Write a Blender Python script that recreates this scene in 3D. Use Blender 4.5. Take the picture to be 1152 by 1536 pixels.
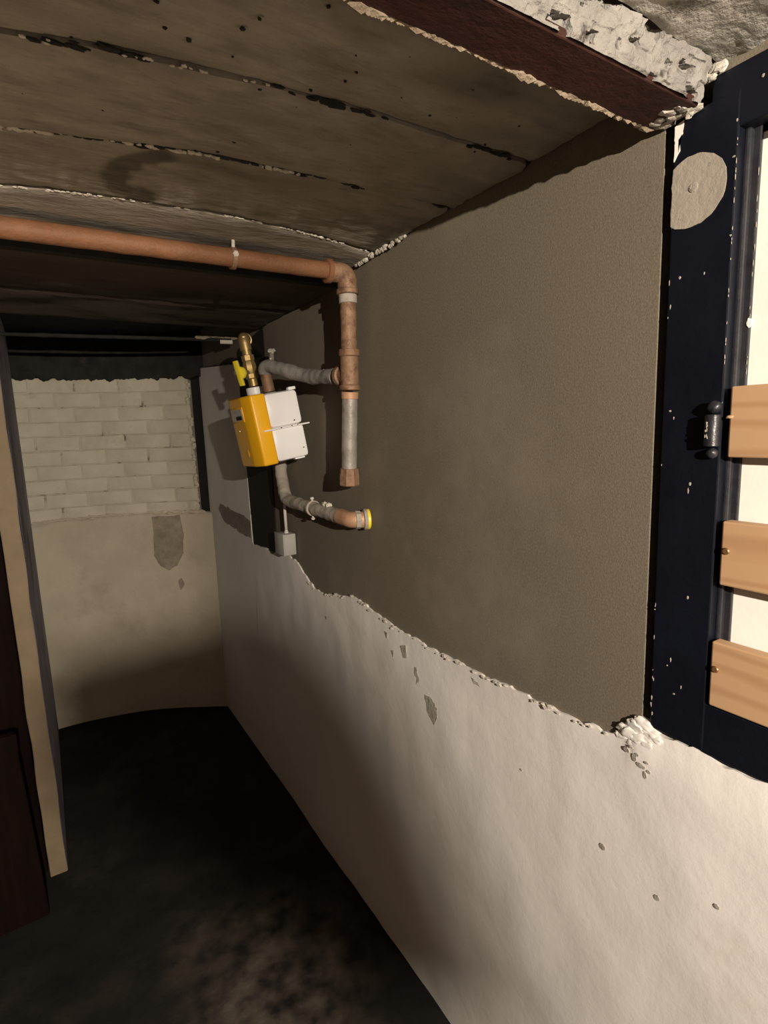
import bpy, bmesh, math, random
from mathutils import Vector, Matrix, noise
random.seed(7)
for o in list(bpy.data.objects): bpy.data.objects.remove(o)
SC = bpy.context.scene
COL = SC.collection

# ------------------------------------------------------------------ camera
YAW, PITCH, ROLL = math.radians(31.749), math.radians(8.723), math.radians(-1.99)
cam_d = bpy.data.cameras.new('camera'); cam = bpy.data.objects.new('camera', cam_d); COL.objects.link(cam)
cam_d.sensor_fit = 'VERTICAL'; cam_d.sensor_height = 36.0; cam_d.lens = 818.06/1536*36.0
cam_d.clip_start = .02
fw = Vector((math.sin(YAW)*math.cos(PITCH), math.cos(YAW)*math.cos(PITCH), -math.sin(PITCH)))
r0 = Vector((math.cos(YAW), -math.sin(YAW), 0)); u0 = r0.cross(fw)
rt = r0*math.cos(ROLL) + u0*math.sin(ROLL); up = u0*math.cos(ROLL) - r0*math.sin(ROLL)
cam.matrix_world = Matrix(((rt.x, up.x, -fw.x, 0), (rt.y, up.y, -fw.y, 0), (rt.z, up.z, -fw.z, 1.55), (0, 0, 0, 1)))
SC.camera = cam

# ------------------------------------------------------------------ world, lamp, added fill, exposure
w = bpy.data.worlds.new('world'); SC.world = w; w.use_nodes = True
w.node_tree.nodes['Background'].inputs[0].default_value = (.5, .6, .9, 1)
w.node_tree.nodes['Background'].inputs[1].default_value = .004
SC.view_settings.view_transform = 'Standard'; SC.view_settings.look = 'None'
SC.view_settings.gamma = 1.0; SC.view_settings.use_curve_mapping = False
SC.view_settings.exposure = 0.0
SC.cycles.use_denoising = True
SC.cycles.max_bounces = 8; SC.cycles.diffuse_bounces = 6

def lamp(name, loc, power, color, radius):
    l = bpy.data.lights.new(name, 'POINT'); l.energy = power; l.color = color; l.shadow_soft_size = radius
    o = bpy.data.objects.new(name, l); COL.objects.link(o); o.location = loc; return o
LAMP = Vector((-.04, -1.15, 1.80))
lamp('bulb_light', LAMP, 300, (1, .875, .735), .0115)
FILL_AT = Vector((-.55, .95, 1.05))
l2 = bpy.data.lights.new('uplight', 'SPOT'); l2.energy = 11; l2.color = (1, .72, .46); l2.shadow_soft_size = .05  # added fill that brightens the ceiling from the left, no lamp seen there
l2.spot_size = math.radians(95); l2.spot_blend = .9
o2 = bpy.data.objects.new('uplight', l2); COL.objects.link(o2); o2.location = FILL_AT
o2.rotation_euler = (Vector((-.22, .85, 1.97))-FILL_AT).to_track_quat('-Z', 'Y').to_euler()

# ------------------------------------------------------------------ materials
def srgb(*c):
    return tuple(((v/255)/12.92 if v/255 <= .04045 else ((v/255+.055)/1.055)**2.4) for v in c) + (1,)
def mat(name, c1, c2=None, scale=8, rough=.85, metal=0, bump=0, bscale=60, spec=.3, detail=6, c3=None, sc3=2.5, lo=.52, hi=.62, aniso=(1, 1, 1), dist=.01, coat=0):
    m = bpy.data.materials.new(name); m.use_nodes = True
    N = m.node_tree.nodes; Lk = m.node_tree.links; b = N['Principled BSDF']
    b.inputs['Roughness'].default_value = rough; b.inputs['Metallic'].default_value = metal
    b.inputs['Specular IOR Level'].default_value = spec
    b.inputs['Coat Weight'].default_value = coat
    tc = N.new('ShaderNodeTexCoord'); mp = N.new('ShaderNodeMapping'); mp.inputs['Scale'].default_value = aniso
    Lk.new(tc.outputs['Object'], mp.inputs['Vector'])
    def nz(s, d=6):
        n = N.new('ShaderNodeTexNoise'); n.inputs['Scale'].default_value = s; n.inputs['Detail'].default_value = d
        n.inputs['Roughness'].default_value = .62
        Lk.new(mp.outputs[0], n.inputs['Vector']); return n
    if c2 is None: b.inputs['Base Color'].default_value = c1
    else:
        n = nz(scale, detail); r = N.new('ShaderNodeValToRGB')
        r.color_ramp.elements[0].position = .3; r.color_ramp.elements[0].color = c1
        r.color_ramp.elements[1].position = .7; r.color_ramp.elements[1].color = c2
        Lk.new(n.outputs['Fac'], r.inputs['Fac']); out = r.outputs['Color']
        if c3 is not None:
            n3 = nz(sc3, 8); r3 = N.new('ShaderNodeValToRGB')
            r3.color_ramp.elements[0].position = lo; r3.color_ramp.elements[0].color = (0, 0, 0, 1)
            r3.color_ramp.elements[1].position = hi; r3.color_ramp.elements[1].color = (1, 1, 1, 1)
            Lk.new(n3.outputs['Fac'], r3.inputs['Fac'])
            mx = N.new('ShaderNodeMixRGB'); mx.inputs[2].default_value = c3
            Lk.new(r3.outputs['Color'], mx.inputs[0]); Lk.new(out, mx.inputs[1]); out = mx.outputs[0]
        Lk.new(out, b.inputs['Base Color'])
    if bump:
        n = nz(bscale, 5); bp = N.new('ShaderNodeBump'); bp.inputs['Strength'].default_value = bump; bp.inputs['Distance'].default_value = dist
        Lk.new(n.outputs['Fac'], bp.inputs['Height']); Lk.new(bp.outputs[0], b.inputs['Normal'])
    return m
def L(r, g, b): return (r, g, b, 1)
M = {}
M['cement'] = mat('grey_cement_render', L(.125, .106, .077), L(.187, .160, .121), 260, .95, bump=.28, bscale=420, c3=L(.21, .182, .138), sc3=3, lo=.5, hi=.75, dist=.003)
M['white'] = mat('limewash_plaster', L(.70, .675, .635), L(.78, .755, .715), 3, .9, bump=.16, bscale=14, c3=L(.66, .62, .56), sc3=5, lo=.62, hi=.75, dist=.012)
M['endwhite'] = mat('grimy_limewash', L(.45, .40, .30), L(.57, .51, .40), 4, .92, bump=.4, bscale=18, c3=L(.36, .31, .23), sc3=3, lo=.55, hi=.75, dist=.012)
M['brick'] = mat('painted_brick', L(.52, .48, .375), L(.61, .57, .455), 9, .85, bump=.5, bscale=40, c3=L(.45, .40, .31), sc3=7, lo=.6, hi=.75, dist=.006)
M['joint'] = mat('painted_joint', L(.46, .42, .325), L(.55, .51, .40), 9, .9, bump=.5, bscale=50, c3=L(.16, .13, .09), sc3=14, lo=.57, hi=.66, dist=.006)
M['soot'] = mat('sooty_black', L(.012, .011, .010), L(.03, .027, .024), 12, .9, bump=.5, bscale=60, c3=L(.06, .05, .042), sc3=8, lo=.6, hi=.75)
M['black'] = mat('black_bitumen', L(.010, .009, .008), L(.016, .015, .013), 12, .8, bump=.3, bscale=80)  # plain black for strips, slot backing and pipe tail
M['slab'] = mat('stained_concrete', L(.185, .162, .132), L(.34, .305, .255), 20, .92, bump=.7, bscale=55, c3=L(.085, .070, .056), sc3=5, lo=.52, hi=.70, aniso=(.6, 1.6, 1), dist=.006)
M['slab2'] = mat('sooty_concrete', L(.06, .045, .036), L(.095, .075, .06), 6, .92, bump=.6, bscale=60, c3=L(.035, .027, .022), sc3=5, lo=.5, hi=.7, aniso=(.5, 1.6, 1), dist=.006)
M['rough'] = mat('rough_concrete', L(.19, .178, .16), L(.29, .277, .25), 25, .95, bump=.8, bscale=110, c3=L(.05, .045, .04), sc3=26, lo=.60, hi=.66, dist=.008)
M['roughslab'] = mat('rough_grey_slab', L(.30, .28, .245), L(.46, .435, .385), 18, .95, bump=.8, bscale=70, c3=L(.13, .115, .10), sc3=16, lo=.58, hi=.66, dist=.008)
M['crumb'] = mat('mortar_crumb', L(.40, .37, .31), L(.60, .56, .49), 40, .95, bump=.5, bscale=90)
M['beam'] = mat('red_lead_painted_steel', L(.036, .012, .009), L(.055, .020, .014), 14, .6, bump=.25, bscale=60, c3=L(.02, .009, .008), sc3=6, lo=.5, hi=.7, aniso=(.6, 1, 1))
M['mud'] = mat('brown_mortar', L(.16, .12, .08), L(.32, .26, .19), 40, .95, bump=.6, bscale=80)
M['floor'] = mat('dark_concrete_floor', L(.010, .009, .008), L(.019, .017, .015), 7, .85, bump=.4, bscale=45, c3=L(.045, .038, .031), sc3=3, lo=.5, hi=.8, dist=.006, spec=.2)
M['rust'] = mat('rusty_red_steel', L(.145, .066, .031), L(.205, .095, .045), 16, .6, bump=.3, bscale=70, c3=L(.20, .08, .045), sc3=25, lo=.55, hi=.7)
M['rust2'] = mat('brown_rusted_steel', L(.20, .115, .065), L(.30, .185, .115), 25, .55, metal=.2, bump=.3, bscale=90, c3=L(.13, .07, .04), sc3=30, lo=.5, hi=.65)
M['galv'] = mat('dirty_galvanised_steel', L(.22, .20, .175), L(.36, .33, .30), 22, .5, metal=.25, bump=.2, bscale=70, c3=L(.20, .12, .07), sc3=20, lo=.58, hi=.66)
M['grey'] = mat('dusty_grey_pipe', L(.15, .14, .125), L(.25, .235, .21), 24, .8, bump=.35, bscale=60, c3=L(.42, .39, .34), sc3=35, lo=.66, hi=.7)
M['palepipe'] = mat('plaster_dusted_pipe', L(.30, .265, .22), L(.42, .38, .32), 22, .8, bump=.35, bscale=60, c3=L(.24, .15, .09), sc3=20, lo=.6, hi=.68)
M['copper'] = mat('worn_copper_elbow', L(.42, .23, .13), L(.52, .32, .2), 20, .55, metal=.2, bump=.15, bscale=60)
M['brass'] = mat('brass', L(.36, .25, .10), L(.46, .33, .15), 20, .45, metal=.65, bump=.05, bscale=60, c3=L(.30, .19, .08), sc3=20, lo=.55, hi=.65)
M['yellow'] = mat('yellow_plastic', L(.93, .47, .008), L(.96, .51, .012), 6, .35, spec=.5)
M['lever'] = mat('yellow_lever_plastic', L(.80, .66, .03), L(.85, .70, .05), 6, .4, spec=.5)
M['enamel'] = mat('light_grey_enamel', L(.84, .83, .83), L(.88, .87, .87), 5, .4, spec=.5)
M['dial'] = mat('display_window', L(.30, .28, .27), L(.5, .47, .46), 30, .15, spec=.6)
M['dark'] = mat('dark_digits', L(.02, .02, .02))
M['navy'] = mat('dark_navy_gloss_paint', L(.003, .004, .008), L(.0048, .0065, .013), 9, .42, bump=.15, bscale=25, c3=L(.02, .022, .03), sc3=30, lo=.70, hi=.76, spec=.3)
M['navyworn'] = mat('worn_navy_paint', L(.012, .013, .018), L(.03, .03, .034), 30, .38, bump=.2, bscale=40, spec=.5)
M['bare'] = mat('bare_primer', L(.30, .265, .215), L(.35, .31, .255), 9, .8, bump=.2, bscale=70)
M['pine'] = None
M['panel'] = mat('white_board', L(.83, .80, .74), L(.88, .85, .79), 4, .7, bump=.05)
M['chip'] = mat('exposed_grey_render', L(.28, .26, .225), L(.40, .37, .32), 30, .95, bump=.5, bscale=60)
M['smear'] = mat('mortar_smear', L(.20, .175, .14), L(.30, .265, .215), 16, .95, bump=.3, bscale=50)
M['stain'] = mat('dirty_rubbed_mortar', L(.22, .18, .13), L(.36, .31, .235), 18, .95, bump=.3, bscale=50)
M['cream'] = mat('cream_distemper', L(.21, .16, .10), L(.28, .215, .14), 8, .85, bump=.3, bscale=25)
M['lilac'] = mat('blue_grey_distemper', L(.27, .265, .35), L(.36, .355, .46), 6, .9, bump=.4, bscale=30, c3=L(.16, .14, .13), sc3=5, lo=.5, hi=.7)  # blue-grey for the partition's right-hand face and its flap
M['redwood'] = mat('dark_red_wood', L(.006, .0035, .003), L(.012, .006, .005), 14, .8, spec=.05, bump=.2, bscale=40, aniso=(3, 3, .3))
M['box'] = mat('grey_junction_box', L(.36, .35, .32), L(.42, .41, .38), 12, .6, bump=.1)
M['cable'] = mat('white_cable', L(.55, .51, .46), L(.64, .60, .54), 40, .6)
M['tag'] = mat('white_tape', L(.62, .58, .52))
M['steel'] = mat('zinc_screw', L(.5, .45, .38), None, rough=.35, metal=.9)
M['bronze'] = mat('bronze_screw', L(.36, .19, .09), None, rough=.4, metal=.7)
M['olddark'] = mat('dark_cellar_brick', L(.05, .035, .025), L(.09, .06, .042), 6, .9, bump=.4, bscale=30)
M['shade'] = mat('grey_lamp_metal', L(.05, .05, .05), None, rough=.6)
def damped(src, name):
    m = M[src].copy(); m.name = name; N = m.node_tree.nodes; Lk = m.node_tree.links; b = N['Principled BSDF']
    at = N.new('ShaderNodeAttribute'); at.attribute_name = 'damp'
    mx = N.new('ShaderNodeMixRGB'); mx.blend_type = 'MULTIPLY'; mx.inputs[2].default_value = (.42, .40, .38, 1)
    l = b.inputs['Base Color'].links[0]; Lk.new(l.from_socket, mx.inputs[1]); Lk.new(at.outputs['Fac'], mx.inputs[0]); Lk.new(mx.outputs[0], b.inputs['Base Color'])
    return m
M['slabstain'] = damped('slab', 'stained_concrete_damp')
def patchfloor():
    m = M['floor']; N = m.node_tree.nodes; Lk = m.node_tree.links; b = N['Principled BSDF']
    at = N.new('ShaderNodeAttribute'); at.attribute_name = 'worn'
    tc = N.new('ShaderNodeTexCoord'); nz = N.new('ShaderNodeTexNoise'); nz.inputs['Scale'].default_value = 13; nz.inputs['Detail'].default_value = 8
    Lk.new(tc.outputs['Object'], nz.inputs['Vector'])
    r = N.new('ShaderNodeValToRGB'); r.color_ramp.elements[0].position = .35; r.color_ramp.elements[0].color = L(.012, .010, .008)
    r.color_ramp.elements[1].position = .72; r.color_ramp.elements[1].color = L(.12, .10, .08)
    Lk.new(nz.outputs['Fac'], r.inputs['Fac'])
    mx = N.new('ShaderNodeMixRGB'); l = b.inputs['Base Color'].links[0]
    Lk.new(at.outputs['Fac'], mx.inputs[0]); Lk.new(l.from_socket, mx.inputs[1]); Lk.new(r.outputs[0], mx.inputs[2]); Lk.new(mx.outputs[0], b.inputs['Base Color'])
patchfloor()
def bulbmat():
    m = bpy.data.materials.new('glass_bulb_lit'); m.use_nodes = True
    b = m.node_tree.nodes['Principled BSDF']; b.inputs['Emission Color'].default_value = (1, .8, .55, 1); b.inputs['Emission Strength'].default_value = 5
    return m
M['bulb'] = bulbmat()
def pine():
    m = bpy.data.materials.new('planed_pine'); m.use_nodes = True
    N = m.node_tree.nodes; Lk = m.node_tree.links; b = N['Principled BSDF']; b.inputs['Roughness'].default_value = .65
    tc = N.new('ShaderNodeTexCoord'); mp = N.new('ShaderNodeMapping'); mp.inputs['Scale'].default_value = (3, .7, 6)
    oi = N.new('ShaderNodeObjectInfo'); ad = N.new('ShaderNodeVectorMath'); ad.operation = 'ADD'
    Lk.new(tc.outputs['Object'], ad.inputs[0]); Lk.new(oi.outputs['Random'], ad.inputs[1])
    Lk.new(ad.outputs[0], mp.inputs['Vector'])
    wv = N.new('ShaderNodeTexWave'); wv.wave_type = 'BANDS'; wv.bands_direction = 'Z'; wv.inputs['Scale'].default_value = 1.6
    wv.inputs['Distortion'].default_value = 14; wv.inputs['Detail'].default_value = 4; wv.inputs['Detail Scale'].default_value = .8
    Lk.new(mp.outputs[0], wv.inputs['Vector'])
    r = N.new('ShaderNodeValToRGB'); r.color_ramp.elements[0].color = L(.39, .225, .115); r.color_ramp.elements[1].color = L(.46, .285, .155)
    r.color_ramp.elements[0].position = 0; r.color_ramp.elements[1].position = .55
    Lk.new(wv.outputs['Fac'], r.inputs['Fac']); Lk.new(r.outputs[0], b.inputs['Base Color'])
    return m
M['pine'] = pine()

# ------------------------------------------------------------------ helpers
def obj(name, bm, m, parent=None, smooth=False):
    me = bpy.data.meshes.new(name); bmesh.ops.recalc_face_normals(bm, faces=bm.faces[:]); bm.to_mesh(me); bm.free()
    for k in (m if isinstance(m, (list, tuple)) else [m]): me.materials.append(M[k])
    if smooth: me.polygons.foreach_set('use_smooth', [True]*len(me.polygons))
    o = bpy.data.objects.new(name, me); COL.objects.link(o)
    if parent: o.parent = parent
    return o
def auto_smooth(o, deg=35):
    me = o.data
    me.polygons.foreach_set('use_smooth', [True]*len(me.polygons))
    bm = bmesh.new(); bm.from_mesh(me)
    for e in bm.edges:
        if len(e.link_faces) == 2 and e.calc_face_angle(0) > math.radians(deg): e.smooth = False
    bm.to_mesh(me); bm.free(); return o
def empty(name, loc, label, cat, group=None):
    o = bpy.data.objects.new(name, None); COL.objects.link(o); o.location = loc; o.empty_display_size = .05
    o['label'] = label; o['category'] = cat
    if group: o['group'] = group
    return o
def tag(o, label, cat, group=None):
    o['label'] = label; o['category'] = cat
    if group: o['group'] = group
    return o
def struct(o): o['kind'] = 'structure'; return o
def part(name, bm, m, par, smooth=False):
    """part whose mesh was laid out in world coordinates, hung under a thing at its own place"""
    o = obj(name, bm, m, None, False)
    off = Vector((0, 0, 0)); q = par
    while q is not None: off += q.location; q = q.parent
    o.data.transform(Matrix.Translation(-off)); o.parent = par
    if smooth: auto_smooth(o)
    return o
def box(bm, c, s, rot=None, bev=0, mi=0):
    r = bmesh.ops.create_cube(bm, size=1); vs = r['verts']
    for v in vs: v.co = Vector((v.co.x*s[0], v.co.y*s[1], v.co.z*s[2]))
    if bev:
        es = list({e for v in vs for e in v.link_edges})
        g = bmesh.ops.bevel(bm, geom=es, offset=bev, segments=2, profile=.5, affect='EDGES')
        vs = list({v for f in g['faces'] for v in f.verts} | {v for v in vs if v.is_valid})
    for v in vs:
        p = v.co.copy()
        if rot is not None: p = rot @ p
        v.co = p + Vector(c)
    if mi:
        for f in {f for v in vs for f in v.link_faces}: f.material_index = mi
    return vs
def bx(x0, x1, y0, y1, z0, z1, bev=0, bm=None):
    bm = bm or bmesh.new(); box(bm, ((x0+x1)/2, (y0+y1)/2, (z0+z1)/2), (x1-x0, y1-y0, z1-z0), None, bev); return bm
def fillet(pts, rad, n=6):
    pts = [Vector(p) for p in pts]; out = [pts[0]]
    for i in range(1, len(pts)-1):
        a, b, c = pts[i-1], pts[i], pts[i+1]
        d1 = (a-b); d2 = (c-b); r = min(rad, d1.length*.49, d2.length*.49)
        p1 = b + d1.normalized()*r; p2 = b + d2.normalized()*r
        for k in range(n+1):
            t = k/n; out.append((1-t)**2*p1 + 2*t*(1-t)*b + t*t*p2)
    out.append(pts[-1]); return out
def tube(pts, rad, seg=20, bm=None, wob=0, cap=True):
    """tube along a polyline; rad a number or a list"""
    bm = bm or bmesh.new(); pts = [Vector(p) for p in pts]; rings = []
    t0 = (pts[1]-pts[0]).normalized(); n = t0.orthogonal().normalized()
    for i, p in enumerate(pts):
        if i == 0: t = t0
        elif i == len(pts)-1: t = (pts[-1]-pts[-2]).normalized()
        else: t = ((pts[i]-pts[i-1]).normalized() + (pts[i+1]-pts[i]).normalized()).normalized()
        n = (n - t*n.dot(t)).normalized(); b = t.cross(n)
        r = rad[i] if isinstance(rad, (list, tuple)) else rad
        ring = []
        for k in range(seg):
            a = 2*math.pi*k/seg; q = p + (n*math.cos(a)+b*math.sin(a))*r
            if wob: q += (q-p).normalized()*wob*noise.noise(q*45)
            ring.append(bm.verts.new(q))
        rings.append(ring)
    for i in range(len(rings)-1):
        for k in range(seg):
            bm.faces.new((rings[i][k], rings[i][(k+1) % seg], rings[i+1][(k+1) % seg], rings[i+1][k]))
    if cap: bm.faces.new(rings[0][::-1]); bm.faces.new(rings[-1])
    return bm
def dense(a, b, n):
    a, b = Vector(a), Vector(b); return [a.lerp(b, i/n) for i in range(n+1)]
def lathe(axis0, axis1, prof, seg=24, bm=None):
    """rings of (t along axis in metres, radius)"""
    a, b = Vector(axis0), Vector(axis1); d = (b-a).normalized()
    return tube_r([a + d*t for t, r in prof], [r for t, r in prof], d, seg, bm)
def tube_r(pts, rads, d, seg, bm=None):
    bm = bm or bmesh.new(); n = d.orthogonal().normalized(); b = d.cross(n); rings = []
    for p, r in zip(pts, rads):
        rings.append([bm.verts.new(p + (n*math.cos(2*math.pi*k/seg)+b*math.sin(2*math.pi*k/seg))*r) for k in range(seg)])
    for i in range(len(rings)-1):
        for k in range(seg): bm.faces.new((rings[i][k], rings[i][(k+1) % seg], rings[i+1][(k+1) % seg], rings[i+1][k]))
    bm.faces.new(rings[0][::-1]); bm.faces.new(rings[-1]); return bm
def rag(pts, step=.01, amp=.006, seed=0, freq=30, closed=False):
    """2-D polyline resampled and made ragged"""
    out = []; P = [Vector((p[0], p[1])) for p in pts]
    if closed: P.append(P[0])
    for i in range(len(P)-1):
        a, b = P[i], P[i+1]; n = max(1, int((b-a).length/step))
        for k in range(n):
            q = a.lerp(b, k/n)
            s = Vector((q.x*freq, q.y*freq, seed*7.3)); s2 = s*3.1
            q = q + Vector((noise.noise(s), noise.noise(s+Vector((9, 9, 9)))))*amp + Vector((noise.noise(s2), noise.noise(s2+Vector((5, 5, 5)))))*amp*.6
            out.append(q)
    if not closed: out.append(P[-1])
    return out
def plate(poly, to3, th, bm=None, to3b=None):
    """closed polygon (2-D) made a slab: to3(u,v,d) maps to space, d = 0 front, th back"""
    bm = bm or bmesh.new()
    f = [bm.verts.new(to3(p[0], p[1], 0)) for p in poly]; b = [bm.verts.new(to3(p[0], p[1], th)) for p in poly]
    n = len(f); F = bm.faces.new(f); B = bm.faces.new(b[::-1])
    for i in range(n): bm.faces.new((f[i], b[i], b[(i+1) % n], f[(i+1) % n]))
    bmesh.ops.triangulate(bm, faces=[F, B], ngon_method='EAR_CLIP'); return bm
def lump(bm, c, r, seed=0, sub=2, flat=(1, 1, 1), amp=.35):
    g = bmesh.ops.create_icosphere(bm, subdivisions=sub, radius=1)
    for v in g['verts']:
        d = v.co.copy(); k = 1 + amp*noise.noise(d*1.8+Vector((seed*3.7, seed*1.3, 0)))
        v.co = Vector(c) + Vector((d.x*flat[0], d.y*flat[1], d.z*flat[2]))*r*k
WX = .75                                     # the long wall on the right
onwall = lambda lift=0: (lambda u, v, d: Vector((WX - lift + d, u, v)))

# ------------------------------------------------------------------ setting: floor, long wall
# floor
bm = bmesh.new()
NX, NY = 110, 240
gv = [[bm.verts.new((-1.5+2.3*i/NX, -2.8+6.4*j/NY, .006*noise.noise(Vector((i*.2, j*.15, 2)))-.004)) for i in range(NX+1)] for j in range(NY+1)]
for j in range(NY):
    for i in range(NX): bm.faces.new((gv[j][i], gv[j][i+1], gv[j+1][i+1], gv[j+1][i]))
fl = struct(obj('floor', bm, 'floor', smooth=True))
at = fl.data.attributes.new('worn', 'FLOAT', 'POINT')  # paler mottled oval on the floor
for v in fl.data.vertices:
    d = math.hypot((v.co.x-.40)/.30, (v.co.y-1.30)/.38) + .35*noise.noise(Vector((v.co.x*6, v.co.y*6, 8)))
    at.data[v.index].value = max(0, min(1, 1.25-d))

# long wall: grey render (base), with the window hole (y -.40..-.454, z 1.08..1.93)
bm = bmesh.new()
bx(WX+.004, WX+.16, .470, 2.03, 0, 2.14, bm=bm)
bx(WX+.012, WX+.16, 2.03, 3.1, 0, 2.14, bm=bm)
bx(WX+.012, WX+.16, -2.8, .470, 0, 1.074, bm=bm)
bx(WX+.004, WX+.16, -.40, .470, 1.960, 2.3, bm=bm)
bx(WX+.012, WX+.16, -2.8, -.40, 1.074, 2.7, bm=bm)
wr = struct(obj('wall_right', bm, 'cement'))
# white plaster below, ragged upper edge; gridded so that its face can undulate
top = [(-1.6, 1.074), (.29, 1.076), (.44, 1.079), (.455, 1.088), (.478, 1.083), (.492, 1.050), (.53, 1.037), (.611, 1.031), (.75, 1.024), (.885, 1.019), (1.0, 1.020), (1.152, 1.023), (1.3, 1.042), (1.405, 1.051), (1.52, 1.032), (1.62, 1.012), (1.70, 1.014), (1.76, 1.04), (1.83, 1.075), (1.93, 1.092), (2.0, 1.088), (2.08, 1.066), (2.2, 1.070), (2.325, 1.066), (2.335, 1.30), (2.345, 1.6), (2.352, 1.872), (2.5, 1.868), (2.97, 1.865)]
edge = rag(top, .008, .007, 1, 34)
edge = [e for e in edge]
def wall_lift(y, z):
    return .010*noise.noise(Vector((y*2.1, z*2.1, 3))) + .003*noise.noise(Vector((y*9, z*9, 1)))
bm = bmesh.new(); cols = []
# columns for y < 2.33 with a ragged top
low = [e for e in edge if e.x < 2.326 and e.y < 1.2]
low.sort(key=lambda e: e.x)
ys = [e.x for e in low]
NZ = 40
for e in low:
    c = []
    for k in range(NZ+1):
        z = e.y*k/NZ; fade = min(1, (e.y-z)/.06)
        c.append(bm.verts.new((WX - (.003 + max(-.003, wall_lift(e.x, z)))*fade - .002*(1-fade), e.x, z)))
    cols.append(c)
for i in range(len(cols)-1):
    for k in range(NZ): bm.faces.new((cols[i][k], cols[i+1][k], cols[i+1][k+1], cols[i][k+1]))
tops = [(c[-1], bm.verts.new(c[-1].co + Vector((.014, 0, -.002)))) for c in cols]
for i in range(len(tops)-1): bm.faces.new((tops[i][0], tops[i+1][0], tops[i+1][1], tops[i][1]))
wp = part('white_plaster', bm, 'white', wr, True)
# white plaster beyond the black strip, up to the corner
farpoly = rag([(2.326, .0), (2.326, 1.06), (2.336, 1.4), (2.352, 1.842), (2.55, 1.862), (3.02, 1.895), (3.02, 0)], .02, .004, 2, 30)
part('white_plaster', plate(farpoly, onwall(.001), .014), 'white', wr)['label'] = 'white plaster strip by the corner'
# black strip behind the meter
part('tarred_strip', plate(rag([(2.036, 1.085), (2.325, 1.063), (2.35, 1.9), (2.03, 1.94)], .02, .003, 3, closed=True), onwall(-.001), .01), 'black', wr)['label'] = 'black tarred upright strip'
# exposed chips and smears in the white plaster
def chip(poly, m, seed, lift=.011, name='plaster_chip', amp=.009, base=None):
    def t3(u, v, d): return Vector((WX - max(-.003, wall_lift(u, v)) - .0042 + d, u, v))
    return part(name, plate(rag(poly, .006, amp, seed, 50, closed=True), t3, .006), m, wr)
chip([(1.035, .89), (1.0, .885), (.985, .85), (1.005, .825), (1.03, .855)], 'chip', 11)
chip([(1.085, .945), (1.07, .95), (1.06, .92), (1.075, .905)], 'chip', 12)
chip([(1.14, .985), (1.12, .99), (1.115, .96), (1.13, .955)], 'chip', 13, amp=.003)
chip([(1.19, .955), (1.175, .96), (1.18, .94)], 'chip', 14, amp=.003)
chip([(1.22, 1.0), (1.205, 1.0), (1.21, .985)], 'chip', 15, amp=.002)
chip([(.87, 1.0), (.85, .998), (.84, .988), (.86, .988)], 'chip', 16, amp=.003)
for i, (y, z, ry, rz) in enumerate([(.487, 1.026, .006, .004), (.474, 1.020, .004, .007), (.462, 1.012, .008, .004), (.468, 1.028, .003, .003), (.455, 1.000, .003, .006), (.480, 1.036, .004, .002), (.449, 1.008, .003, .003), (.452, 1.022, .004, .002)]):
    chip([(y+ry*math.cos(a), z+rz*math.sin(a)) for a in [k*.9 for k in range(7)]], 'chip', 70+i, amp=.0015)
for i, (y, z, r) in enumerate([(.53, .82, .006), (.43, .80, .005), (.34, .86, .004), (1.6, .93, .006), (.72, .86, .003)]):
    chip([(y+r*math.cos(a), z+r*math.sin(a)) for a in [k*.9 for k in range(7)]], 'chip', 30+i, amp=.001)
# grey mortar smear near the corner
part('mortar_smear', plate(rag([(2.335, 1.165), (2.45, 1.18), (2.62, 1.185), (2.80, 1.20), (2.84, 1.165), (2.76, 1.115), (2.6, 1.10), (2.40, 1.085), (2.335, 1.09)], .015, .008, 5, closed=True), onwall(.003), .004), 'smear', wr)
# crumbled plaster lumps under the frame
bm = bmesh.new()
for i, (y, z, r) in enumerate([(.488, 1.058, .014), (.475, 1.072, .013), (.463, 1.080, .012), (.452, 1.072, .011), (.47, 1.055, .014), (.455, 1.050, .012), (.497, 1.046, .008), (.48, 1.038, .01), (.44, 1.066, .008), (.465, 1.03, .008), (.505, 1.043, .006)]):
    lump(bm, (WX-.002, y, z), r, i, 3, (.38, 1.25, .85), .5)
part('plaster_lump', bm, 'white', wr, True)
bm = bmesh.new()
for i in range(60):
    y = random.uniform(.5, 1.75)
    zz = min(low, key=lambda e: abs(e.x-y)).y
    lump(bm, (WX-.004, y, zz-random.uniform(0, .006)), random.uniform(.0025, .006), i, 1, (.8, 1.6, .7), .5)
o = part('plaster_crumb', bm, 'crumb', wr); o['kind'] = 'stuff'

# ------------------------------------------------------------------ end wall (bowed in plan)
def ye(x):    # plan curve
    x0, y0, x1, y1, x2, y2 = .758, 2.985, .35, 3.215, -.079, 3.29
    return y0*(x-x1)*(x-x2)/((x0-x1)*(x0-x2)) + y1*(x-x0)*(x-x2)/((x1-x0)*(x1-x2)) + y2*(x-x0)*(x-x1)/((x2-x0)*(x2-x1))
def yn(x):
    d = (ye(x+.01)-ye(x-.01))/.02; n = Vector((d, -1, 0)).normalized(); return n   # towards the camera
def onend(lift=0):
    def f(u, v, d): n = yn(u); return Vector((u, ye(u), v)) + n*(lift-d)
    return f
ZT, ZB = 1.857, 1.122
bm = bmesh.new(); cols = []
xs = [-.15+.92*i/60 for i in range(61)]
for x in xs:
    c = []
    zt = ZB + .010*noise.noise(Vector((x*9, 0, 0)))+.012*math.sin((x+.1)*3.2)
    for k in range(45):
        z = zt*k/44
        p = onend(.008*noise.noise(Vector((x*4, z*4, 6)))*min(1, (zt-z)/.05+.2))(x, z, 0); c.append(bm.verts.new(p))
    p = onend(-.06)(x, zt+.004, 0); c.append(bm.verts.new(p)); cols.append(c)
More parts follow.
